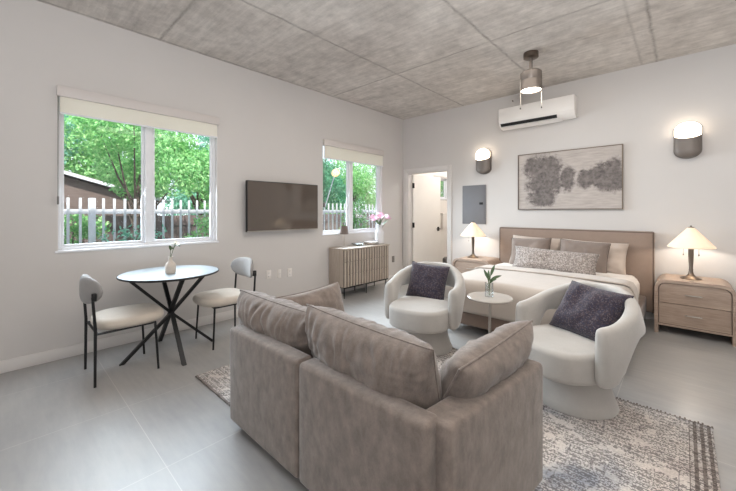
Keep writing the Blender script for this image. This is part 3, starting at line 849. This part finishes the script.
bm = B(); tube(bm, [(0, 0, 0), (0, -.012, 0)], .009, 10); tube(bm, [(0, -.012, 0), (0, -.03, -.008), (0, -.034, .01)], .004, 8); obj('peg', bm, M['bronze'], hk)

# ---------------------------------------------------------------- ceiling light
PL = (2.752, -1.262)
cl = thing('ceiling_light', 'cylinder ceiling light with two pull chains hanging from concrete', 'light', (PL[0], PL[1], 0))
bm = B(); lathe(bm, [(0, H), (.078, H), (.078, H-.055), (.07, H-.06), (0, H-.06)], 40); obj('canopy', bm, M['bronze'], cl)
bm = B(); lathe(bm, [(.0, H-.06), (.016, H-.06), (.016, 2.9), (.03, 2.885), (.0, 2.885)], 24); obj('rod', bm, M['pend'], cl)
bm = B(); lathe(bm, [(0, 2.895), (.04, 2.892), (.1, 2.872), (.112, 2.86), (.112, 2.775), (.110, 2.772), (.110, 2.766), (.112, 2.763), (.112, 2.66), (.104, 2.66), (.104, 2.69), (0, 2.69)], 48); obj('body', bm, M['pend'], cl)
bm = B(); lathe(bm, [(0, 2.668), (.103, 2.668)], 48); obj('diffuser', bm, M['glow2'], cl)
rd = (.733, .681)
for s, zz in ((-1, 2.46), (1, 2.475)):
    x, y = rd[0]*.119*s, rd[1]*.119*s
    bm = B(); tube(bm, [(x, y, 2.78), (x, y, zz)], .0022, 6); tube(bm, [(x*.9, y*.9, 2.78), (x*1.02, y*1.02, 2.78)], .005, 8)
    ch = obj('pull_chain', bm, M['chrome'], cl)
    bm = B(); lathe(bm, [(0, zz-.012), (.006, zz-.01), (.007, zz), (.003, zz+.01), (0, zz+.01)], 12, (x, y)); obj('bead', bm, M['dark'], ch)

# ---------------------------------------------------------------- rug
RX0, RX1, RY0, RY1 = 1.21, 4.14, -4.29, -2.43
rug = thing('area_rug', 'pale patterned rug with dark striped border under the sofa and chairs', 'rug', ((RX0+RX1)/2, (RY0+RY1)/2, 0))
hx, hy = (RX1-RX0)/2, (RY1-RY0)/2
bm = B(); box(bm, -hx, hx, -hy, hy, .001, .011, .003); obj('pile', bm, M['rug'], rug)
bm = B()
rnd = random.Random(2)
x = -hx
while x < hx:
    for sg in (1,):
        L = rnd.uniform(.012, .03); sk = rnd.uniform(-.012, .012)
        box(bm, x, x+.008, hy-.002, hy+L, .002, .007)
    x += rnd.uniform(.014, .024)
obj('fringe', bm, M['fringe'], rug, kind='stuff')

# ---------------------------------------------------------------- sofa (built in place, root at its base)
SX0, SX1, SYB, SYF = 2.01, 3.47, -4.39, -3.60
RZ = .0115
sf = thing('sofa', 'taupe velvet two seat sofa seen from behind on the rug', 'sofa', ((SX0+SX1)/2, (SYB+SYF)/2, RZ))
ox, oy = (SX0+SX1)/2, (SYB+SYF)/2
def at(x, y): return (x-ox, y-oy)
PT = .10
def panel(name, x0, x1, y0, y1, z0, z1, sd, r=.022, rotz=0, piv=None, mt='sofa'):
    def fn(p, u):
        q = p.copy()
        b = .008*(1-u.x**2)*(1-u.z**2)
        if (x1-x0) > (y1-y0): q.y += math.copysign(b, u.y)
        else: q.x += math.copysign(.008*(1-u.y**2)*(1-u.z**2), u.x)
        return q
    bm = soft((x1-x0, y1-y0, z1-z0), r, 8, fn, ((x0+x1)/2-ox, (y0+y1)/2-oy, (z0+z1)/2))
    if rotz:
        bmesh.ops.rotate(bm, cent=(piv[0]-ox, piv[1]-oy, 0), matrix=Matrix.Rotation(rotz, 3, 'Z'), verts=bm.verts[:])
    return obj(name, bm, M[mt], sf, sharp=60)
panel('back_panel', SX0, 2.703, SYB, SYB+PT, .035, .592, 1)
panel('back_panel', 2.709, 3.408, SYB, SYB+PT, .035, .592, 2)
panel('arm', 3.325, 3.455, SYB+.055, SYF, .036, .588, 3, rotz=math.radians(-6.2), piv=(3.450, SYB))
panel('arm', SX0+.002, SX0+.13, SYB+PT+.004, SYF, .036, .588, 4)
panel('seat_base', SX0+.134, 3.34, SYB+PT+.004, SYF+.01, .05, .27, 5)
for a, b in ((SX0+.137, 2.765), (2.77, 3.335)):
    def fn(p, u): q = p.copy(); q.z += .02*(1-u.x**2)*(1-u.y**2)*(1 if u.z > 0 else 0); return q
    obj('seat_cushion', soft((b-a, .62, .15), .05, 8, fn, ((a+b)/2-ox, -3.98-oy, .348)), M['sofa'], sf, sharp=60)
def back_cushion(cx, cy, cz, w, h, t, lean, roll, yaw, sd):
    bm = pillow_bm(w, h, t, 72, sd, .012, .035, gather=.034)
    M_ = Matrix.Translation((cx-ox, cy-oy, cz-RZ)) @ Matrix.Rotation(yaw, 4, 'Z') @ Matrix.Rotation(roll, 4, 'Y') @ Matrix.Rotation(lean, 4, 'X')
    bmesh.ops.transform(bm, matrix=M_, verts=bm.verts[:])
    o = obj('back_cushion', bm, M['sofa'], sf, sharp=180)
    bm = B(); tube(bm, pillow_edge(w, h, .035, 40), .0035, 6, cap=False); bmesh.ops.transform(bm, matrix=M_, verts=bm.verts[:])
    obj('piping', bm, M['sofa'], o, sharp=180)
back_cushion(2.25, -4.165, .54, .76, .50, .25, math.radians(18), math.radians(1), math.radians(2), 1.3)
back_cushion(2.96, -4.16, .535, .77, .57, .27, math.radians(18), math.radians(1.5), math.radians(-1), 4.1)
for x, y in ((SX0+.06, SYB+.07), (3.4, SYB+.08), (SX0+.06, SYF-.06), (3.42, SYF-.06)):
    bm = B(); a, b = at(x, y); cyl(bm, (a, b), .022, 0, .036, 16); obj('foot', bm, M['black'], sf)

def pillow(name, label, w, h, t, mat_, loc, rot, sd, cat='pillow', group=None, edge=None, wr=.012, ear=.06):
    r = thing(name, label, cat, loc, rot, group)
    obj('cover', pillow_bm(w, h, t, 26, sd, wr, ear), mat_, r, sharp=180)
    if edge:
        bm = B(); tube(bm, pillow_edge(w, h, ear), .0045, 6, cap=False); obj('piping', bm, edge, r)
    return r
rad = math.radians
# arm pillows: plane faces inward
pillow('throw_pillow', 'taupe throw pillow leaning on the right arm of the sofa', .66, .38, .20, M['sofa'], (3.35, -3.85, .58), (rad(-30), rad(3), rad(-94)), 2, group='taupe pillows on the sofa arms', edge=M['sofa'])
pillow('throw_pillow', 'taupe throw pillow at the far left arm of the sofa', .54, .40, .17, M['sofa'], (2.225, -3.905, .585), (rad(-16), rad(-2), rad(92)), 5, group='taupe pillows on the sofa arms', edge=M['sofa'])

# ---------------------------------------------------------------- swivel barrel chairs (facing -Y locally)
def barrel(label, loc, rot):
    r = thing('swivel_chair', label, 'armchair', loc, rot, group='cream swivel armchairs')
    bm = B(); lathe(bm, [(0, 0), (.254, 0), (.256, .008), (.24, .05), (.217, .12), (.21, .19), (.214, .25), (0, .25)], 56); obj('base', bm, M['chairfab'], r, sharp=60)
    obj('seat', drum(.288, .325, 2.7, .035, .237, .425, .022, c=(0, -.06)), M['chairfab'], r, sharp=180)
    # wrap-around back and arms
    R_ = .325; pts = []
    for k in range(41):
        a = rad(-92 + 184*k/40); pts.append((R_*math.sin(a), .02+R_*math.cos(a)))
    left = [(-R_ - .0*k, .02-.012-.2*k/10) for k in range(10, 0, -1)]
    left = [(x + .022*((-.008-y)/.2)**2, y) for x, y in left]
    pts = left + pts + [(-x, y) for x, y in reversed(left)]
    L = [0]
    for a, b in zip(pts, pts[1:]): L.append(L[-1]+math.dist(a, b))
    T = L[-1]; m = 20; bm = B(); rings = []
    def ss(a, b, x):
        x = max(0, min(1, (x-a)/(b-a))); return x*x*(3-2*x)
    for i, (px, py) in enumerate(pts):
        d = min(L[i], T-L[i])
        ia, ib = max(0, i-1), min(len(pts)-1, i+1)
        tx, ty = pts[ib][0]-pts[ia][0], pts[ib][1]-pts[ia][1]; l_ = math.hypot(tx, ty); nx, ny = -ty/l_, tx/l_
        s = d/(T/2)
        zh = .60 + .16*ss(.05, .85, s); zl = .245 + .27*ss(.13, .42, s)
        cap = math.sqrt(max(0, 1-(1-min(1, d/.05))**2))
        th = (.084 - .006*ss(.3, 1, s))*(.35+.65*cap)/2
        hh = (zh-zl)/2 - .03*(1-cap); zm = (zh+zl)/2
        lean = .035*ss(.1, .9, s)
        ring = []
        for k in range(m):
            an = 2*PI*k/m
            cr = math.copysign(abs(math.cos(an))**.75, math.cos(an)); sr = math.copysign(abs(math.sin(an))**.4, math.sin(an))
            z = zm + hh*sr; o_ = -th*cr - lean*(sr)
            ring.append(bm.verts.new((px - nx*o_*-1, py - ny*o_*-1, z)))
        rings.append(ring)
    for a, b in zip(rings, rings[1:]):
        for k in range(m): bm.faces.new((a[k], a[(k+1) % m], b[(k+1) % m], b[k]))
    for ring in (rings[0][::-1], rings[-1]):
        c = sum((v_.co for v_ in ring), Vector())/m; vc = bm.verts.new(c)
        for k in range(m): bm.faces.new((ring[k], ring[(k+1) % m], vc))
    obj('backrest', bm, M['chairfab'], r, sharp=180)
    return r
CH1, CH2 = (2.19, -2.55), (3.455, -2.63)
b0 = barrel('cream velvet swivel armchair facing the sofa, beside the bed foot', (CH1[0], CH1[1], RZ), rad(13))
dup(b0, (CH2[0], CH2[1], RZ), rad(-27), 'cream velvet swivel armchair on the right, at the rug edge', 'cream swivel armchairs')
pillow('throw_pillow', 'speckled dark purple pillow on the armchair by the bed foot', .40, .36, .15, M['purple'], (2.125, -2.41, .59), (rad(-20), rad(3), rad(10)), 7, group='purple pillows on the armchairs', edge=M['purple'])
pillow('throw_pillow', 'speckled dark purple pillow on the right armchair', .42, .38, .17, M['purple'], (3.53, -2.54, .605), (rad(-36), rad(3), rad(-24)), 9, group='purple pillows on the armchairs', edge=M['purple'])

# ---------------------------------------------------------------- side table
ST = (2.85, -2.60)
st = thing('side_table', 'small round side table on a thin pole between the armchairs', 'table', (ST[0], ST[1], RZ))
bm = B(); lathe(bm, [(0, .572), (.168, .572), (.178, .578), (.178, .586), (.174, .59), (0, .59)], 56); obj('tabletop', bm, simple('side_table_top', (168, 161, 153), .22, var=.04), st)
bm = B(); lathe(bm, [(0, .01), (.011, .01), (.011, .573), (0, .573)], 16); obj('pole', bm, M['chrome'], st)
bm = B(); lathe(bm, [(0, 0), (.13, 0), (.13, .008), (.02, .014), (0, .014)], 40); obj('base', bm, M['chrome'], st)
v = thing('glass_vase', 'clear glass vase with a green sprig on the side table', 'vase', (2.845, -2.6, RZ+.5905))
bm = B(); lathe(bm, [(0, 0), (.03, 0), (.034, .006), (.032, .1), (.034, .112), (.031, .112), (.029, .1), (.03, .014), (0, .012)], 28); obj('body', bm, M['clear'], v)
g = thing('plant_sprig', 'dark green leafy sprig in the clear glass vase', 'plant', (2.845, -2.6, RZ+.605))
bm = B(); tube(bm, [(.0, 0, 0), (.002, .002, .08), (.01, .008, .17)], .003, 6); tube(bm, [(0.004, 0, 0), (-.006, .002, .09), (-.004, 0, .14)], .0025, 6); obj('stem', bm, M['stem'], g)
bm = B()
for c, d, L in (((.008, .006, .15), (.25, .2, 1), .1), ((.006, .004, .12), (.8, .6, .55), .1), ((.002, .002, .09), (.5, .3, .8), .09), ((-.004, 0, .12), (-.35, -.2, 1), .09), ((-.005, .001, .1), (-.1, .2, 1), .1), ((.004, .004, .11), (.6, .9, .4), .07)):
    leafmesh(bm, c, d, (.3, -.8, .6), L, .012)
obj('leaf', bm, M['leafdark'], g, sharp=180)

# ---------------------------------------------------------------- bed
BX0, BX1 = 2.0, 3.69; BXC = 2.845
bd = thing('bed', 'taupe upholstered bed with a tall padded headboard', 'bed', (BXC, -1.05, 0))
by = 1.05
def hfn(p, u):
    q = p.copy(); q.y -= .012*(1-u.x**4)*(1-u.z**4) if u.y < 0 else 0; return q
hb = obj('headboard', soft((1.83, .095, .96), .025, 12, hfn, (0, by-.062, .58)), M['headfab'], bd, sharp=60)
bm = B(); tube(bm, [(-.905, by-.105, .1), (-.905, by-.105, 1.045), (.905, by-.105, 1.045), (.905, by-.105, .1)], .008, 8); obj('piping', bm, M['piping'], hb)
obj('frame', soft((BX1-BX0, 1.885, .2), .025, 8, None, ((BX0+BX1)/2-BXC, -1.06+by, .2)), M['framefab'], bd, sharp=60)
for x in (-.76, .76):
    for y in (-.85, .8):
        bm = B(); box(bm, x-.03, x+.03, y-.03, y+.03, 0, .105, .004); obj('leg', bm, M['black'], bd)
obj('mattress', soft((1.5, 1.86, .25), .05, 8, None, (0, -1.055+by, .408)), M['sheet'], bd, sharp=60)
def drape(w, x0, y0, y1, ztop, zl_side, zl_foot, sd, foot=True, N=48, crown=.02, thick=.02):
    """a cloth over the mattress: top plus hanging sides"""
    bm = B(); hw = w/2; R_ = .06
    def prof(s, half, low):
        # arc-length s from centre; returns (horizontal, drop)
        a = half-R_
        if s <= a: return s, 0
        s -= a; q = R_*PI/2
        if s < q: th = s/R_; return a+R_*math.sin(th), R_*(1-math.cos(th))
        return half + .01*math.sin(s*9), R_ + (s-q)
    sx = (hw-R_) + R_*PI/2 + (ztop-zl_side-R_)
    grid = []
    for i in range(N+1):
        row = []
        for j in range(N+1):
            u = -1+2*i/N; s = abs(u)*sx
            X_, dx = prof(s, hw, zl_side); X_ = math.copysign(X_, u)
            Ly = (y1-y0-R_) + R_*PI/2 + (ztop-zl_foot-R_) if foot else (y1-y0)
            v_ = j/N*Ly
            if foot: Yd, dy = prof(v_, y1-y0, zl_foot)
            else: Yd, dy = v_, 0
            z = ztop - max(dx, dy) - (.25*min(dx, dy) if min(dx, dy) > R_ else 0)
            yy = y1 - Yd
            flat = 1 if max(dx, dy) < .01 else 0
            z += crown*max(0, 1-(X_/hw)**2)*flat + wob((X_, yy, 0), 3, .008, sd)*(1 if max(dx, dy) < .03 else .3)
            out = wob((X_*1.2, yy*1.2, z*.5), 5, .012, sd+2)*(1 if max(dx, dy) > .06 else 0)
            if dy > dx: yy -= abs(out)
            elif dx > dy: X_ += math.copysign(abs(out), u)
            row.append(bm.verts.new((X_+x0, yy, max(z, .2))))
        grid.append(row)
    for i in range(N):
        for j in range(N): bm.faces.new((grid[i][j], grid[i+1][j], grid[i+1][j+1], grid[i][j+1]))
    return bm
dv = thing('duvet', 'beige duvet spread over the bed', 'duvet', (BXC, -1.05, 0))
d = obj('cover', drape(1.60, 0, by-1.05-.965, by-1.05+.1, .556, .29, .25, 3), M['duvet'], dv, sharp=180)
md = d.modifiers.new('s', 'SOLIDIFY'); md.thickness = .014; md.offset = 1
d = obj('folded_edge', drape(1.615, 0, -.14, .11, .574, .31, .3, 8, foot=False, N=40, crown=.02), M['duvet'], dv, sharp=180)
md = d.modifiers.new('s', 'SOLIDIFY'); md.thickness = .016; md.offset = 1
sh_ = obj('top_sheet', drape(1.56, 0, .08, .66, .55, .33, .3, 6, foot=False, N=40, crown=.015), M['sheet'], bd, sharp=180)
md = sh_.modifiers.new('s', 'SOLIDIFY'); md.thickness = .008; md.offset = 1
pz = .555
pillow('bed_pillow', 'cream sleeping pillow against the headboard, behind the left taupe pillow', .66, .42, .18, M['cream_pillow'], (2.48, -.225, pz+.185), (rad(-17), rad(2), rad(0)), 11, wr=.022, group='cream pillows at the headboard')
pillow('bed_pillow', 'cream sleeping pillow against the headboard, behind the right taupe pillow', .72, .42, .18, M['cream_pillow'], (3.165, -.225, pz+.165), (rad(-17), rad(2), rad(0)), 12, wr=.022, group='cream pillows at the headboard')
pillow('bed_pillow', 'plain taupe pillow on the left half of the bed', .52, .40, .17, M['taupe_pillow'], (2.47, -.40, pz+.185), (rad(-20), rad(-3), rad(0)), 13, group='taupe bed pillows', edge=M['piping'])
pillow('bed_pillow', 'plain taupe pillow on the right half of the bed', .54, .40, .17, M['taupe_pillow'], (3.09, -.40, pz+.18), (rad(-20), rad(3), rad(0)), 14, group='taupe bed pillows', edge=M['piping'])
pillow('lumbar_pillow', 'long flecked grey lumbar pillow in front of the bed pillows', .92, .31, .17, M['boucle'], (2.855, -.80, pz+.132), (rad(-22), rad(2.5), rad(2)), 15, edge=M['boucle'], wr=.008)

# ---------------------------------------------------------------- nightstands and lamps
def arch(x0, x1, z0, z1, r, n=10):
    p = [(x0, z0)]
    for k in range(n+1):
        a = PI - PI/2*k/n; p.append((x0+r+r*math.cos(a), z1-r+r*math.sin(a)))
    for k in range(n+1):
        a = PI/2 - PI/2*k/n; p.append((x1-r+r*math.cos(a), z1-r+r*math.sin(a)))
    p.append((x1, z0)); return p
def nightstand(label, loc):
    r = thing('nightstand', label, 'nightstand', loc, 0, 'nightstands beside the bed')
    w, h, t_ = .305, .575, .032
    o_ = arch(-w, w, 0, h, .10); i_ = arch(-w+t_, w-t_, 0, h-t_, .068)
    bm = B(); D0, D1 = -.25, .24
    of = [bm.verts.new((a, D0, b)) for a, b in o_]; inf = [bm.verts.new((a, D0, b)) for a, b in i_]
    ob = [bm.verts.new((a, D1, b)) for a, b in o_]; inb = [bm.verts.new((a, D1, b)) for a, b in i_]
    for k in range(len(o_)-1):
        bm.faces.new((of[k], of[k+1], inf[k+1], inf[k])); bm.faces.new((ob[k], inb[k], inb[k+1], ob[k+1]))
        bm.faces.new((of[k], ob[k], ob[k+1], of[k+1])); bm.faces.new((inf[k], inf[k+1], inb[k+1], inb[k]))
    bm.faces.new((of[0], inf[0], inb[0], ob[0])); bm.faces.new((of[-1], ob[-1], inb[-1], inf[-1]))
    obj('frame', bm, M['ns_wood'], r, sharp=30)
    bm = B(); box(bm, -w+t_, w-t_, -.235, .235, .085, .105); obj('bottom_shelf', bm, M['ns_wood'], r)
    bm = B(); box(bm, -w+t_, w-t_, .215, .232, .1, h-.08); obj('back_board', bm, M['ns_wood'], r)
    g = .006
    bm = B(); prism(bm, [(-w+t_+g, .109), (w-t_-g, .109), (w-t_-g, .325), (-w+t_+g, .325)], -.238, .2, 'y'); d0 = obj('drawer', bm, M['ns_wood'], r)
    bm = B(); prism(bm, arch(-w+t_+g, w-t_-g, .331, h-t_-g, .064), -.238, .2, 'y'); d1 = obj('drawer', bm, M['ns_wood'], r)
    for d_, z in ((d0, .225), (d1, .435)):
        bm = B(); box(bm, -.065, .065, -.262, -.254, z-.005, z+.005, .002); 
        for x in (-.05, .05): box(bm, x-.005, x+.005, -.256, -.237, z-.004, z+.004)
        obj('handle', bm, M['chrome'], d_)
    return r
n0 = nightstand('oak waterfall nightstand with two drawers right of the bed', (4.085, -.28, 0))
dup(n0, (1.665, -.28, 0), 0, 'oak waterfall nightstand with two drawers left of the bed', 'nightstands beside the bed')
def lamp(label, loc):
    r = thing('table_lamp', label, 'lamp', loc, 0, 'bedside lamps')
    bm = B(); lathe(bm, [(0, 0), (.086, 0), (.088, .006), (.08, .012), (.045, .026), (.024, .05), (.017, .085), (.019, .1), (.016, .11), (.022, .24), (.024, .33), (.012, .34), (0, .34)], 36); obj('base', bm, M['bronze'], r)
    bm = B(); lathe(bm, [(.192, .335), (.194, .345), (.11, .45), (.03, .545), (.026, .552), (.022, .545), (.105, .443), (.188, .342), (.188, .335)], 48, closed=True); obj('lamp_shade', bm, M['shade'], r)
    bm = B(); lathe(bm, [(0, .575), (.008, .57), (.006, .56), (.028, .553), (.028, .548), (.004, .546), (.004, .34), (0, .34)], 20); obj('finial', bm, M['bronze'], r)
    for s in (-1, 1):
        bm = B(); tube(bm, [(s*.06, -.02, .4), (s*.06, -.02, .265)], .0015, 5); lathe(bm, [(0, .25), (.006, .252), (.006, .264), (0, .268)], 10, (s*.06, -.02)); obj('pull_chain', bm, M['bronze'], r)
    return r
l0 = lamp('lit bedside lamp with frosted cone shade on the right nightstand', (4.07, -.28, .5755))
dup(l0, (1.585, -.28, .5755), 0, 'lit bedside lamp with frosted cone shade on the left nightstand', 'bedside lamps')

# ---------------------------------------------------------------- bathroom fittings
tw = thing('towel_ring', 'small dark towel rail on the bathroom wall', 'towel rail', (.006, 1.36, 1.24))
bm = B(); tube(bm, [(0, -.03, 0), (.05, -.03, 0), (.05, .2, 0), (0, .2, 0)], .008, 8); obj('rail', bm, M['hinge'], tw)
tw = thing('hand_towel', 'white hand towel hanging in the bathroom', 'towel', (.056, 1.45, 1.25))
bm = B(); prism(bm, [(-.022, -.36), (-.012, -.36), (-.012, -.01), (0, .0), (.012, -.01), (.012, -.34), (.022, -.34), (.022, .0), (0, .018), (-.022, 0)], -.08, .08, 'y'); obj('cloth', bm, M['towel'], tw)
tw = thing('waste_bin', 'grey rounded waste bin on the bathroom floor', 'bin', (.3, 1.2, 0))
bm = B(); lathe(bm, [(0, 0), (.09, 0), (.105, .02), (.115, .26), (.11, .29), (.08, .315), (0, .325)], 32); obj('body', bm, M['bin'], tw)

# ---------------------------------------------------------------- lights
def area(name, loc, rot, sx, sy, p, col):
    l = bpy.data.lights.new(name, 'AREA'); l.shape = 'RECTANGLE'; l.size = sx; l.size_y = sy; l.energy = p; l.color = col
    o = bpy.data.objects.new(name, l); COL.objects.link(o); o.location = loc; o.rotation_euler = rot; return o
def point(name, loc, p, col, r=.04):
    l = bpy.data.lights.new(name, 'POINT'); l.energy = p; l.color = col; l.shadow_soft_size = r
    o = bpy.data.objects.new(name, l); COL.objects.link(o); o.location = loc; return o
area('glass_door_daylight', (3.4, YF+.15, 1.5), (rad(90), 0, 0), 4.6, 2.6, 34, (.86, .94, 1))
area('overhead_fill', (3.3, -2.7, H-.06), (0, 0, 0), 3.2, 2.6, 58, (1, .93, .85))  # added unseen panel for soft ambient fill, not a fixture of the room
area('window_daylight', (-.04, (W1[0]+W1[1])/2, 1.6), (0, rad(-68), 0), 1.2, 1.3, 46, (.78, .90, 1)).data.spread = rad(140)
area('window_daylight', (-.06, (W2[0]+W2[1])/2, 1.6), (0, rad(-66), rad(-8)), 1.1, 1.25, 68, (.78, .90, 1)).data.spread = rad(112)
area('uplight_fill', (4.6, -6.0, 1.6), (rad(160), 0, rad(20)), 1.0, 1.0, 122, (.98, .98, 1))  # added unseen fill behind the camera, aimed up to brighten the ceiling
for x in (1.585, 4.07): point('lamp_bulb', (x, -.28, .5755+.40), 6.8, (1, .90, .78), .025)
point('ceiling_bulb', (PL[0], PL[1], 2.6), 4, (1, .92, .8), .08)
point('bathroom_bulb', (1.0, 1.2, 2.6), 36, (1, .985, .955), .12)
sun = bpy.data.lights.new('sun', 'SUN'); sun.energy = 6.2; sun.angle = .03; sun.color = (1, .96, .88)
so = bpy.data.objects.new('sun', sun); COL.objects.link(so); so.rotation_euler = (rad(8), rad(40), 0)

w = bpy.data.worlds.new('sky'); S.world = w; w.use_nodes = True
nt = w.node_tree; bg = nt.nodes['Background']
tc = nt.nodes.new('ShaderNodeTexCoord'); sp = nt.nodes.new('ShaderNodeSeparateXYZ'); rp = nt.nodes.new('ShaderNodeValToRGB')
nt.links.new(tc.outputs['Generated'], sp.inputs[0]); nt.links.new(sp.outputs[2], rp.inputs[0]); nt.links.new(rp.outputs[0], bg.inputs[0])
rp.color_ramp.elements[0].color = (.86, .94, 1, 1); rp.color_ramp.elements[1].color = (.55, .75, 1, 1)
bg.inputs[1].default_value = 1.9

# ---------------------------------------------------------------- camera
cam = bpy.data.cameras.new('camera'); co = bpy.data.objects.new('camera', cam); COL.objects.link(co)
cam.sensor_width = 36; cam.lens = 339.5/736*36; cam.shift_y = -(245.5-211.3)/736; cam.clip_start = .05
co.location = (4.0152, -5.3160, 1.30); co.rotation_euler = (rad(90), 0, rad(42.95))
S.camera = co
S.view_settings.view_transform = 'Standard'
S.view_settings.look = 'None'
S.view_settings.exposure = .05
S.cycles.use_denoising = True
S.cycles.max_bounces = 10; S.cycles.diffuse_bounces = 6; S.cycles.transparent_max_bounces = 12
S.cycles.sample_clamp_indirect = 6
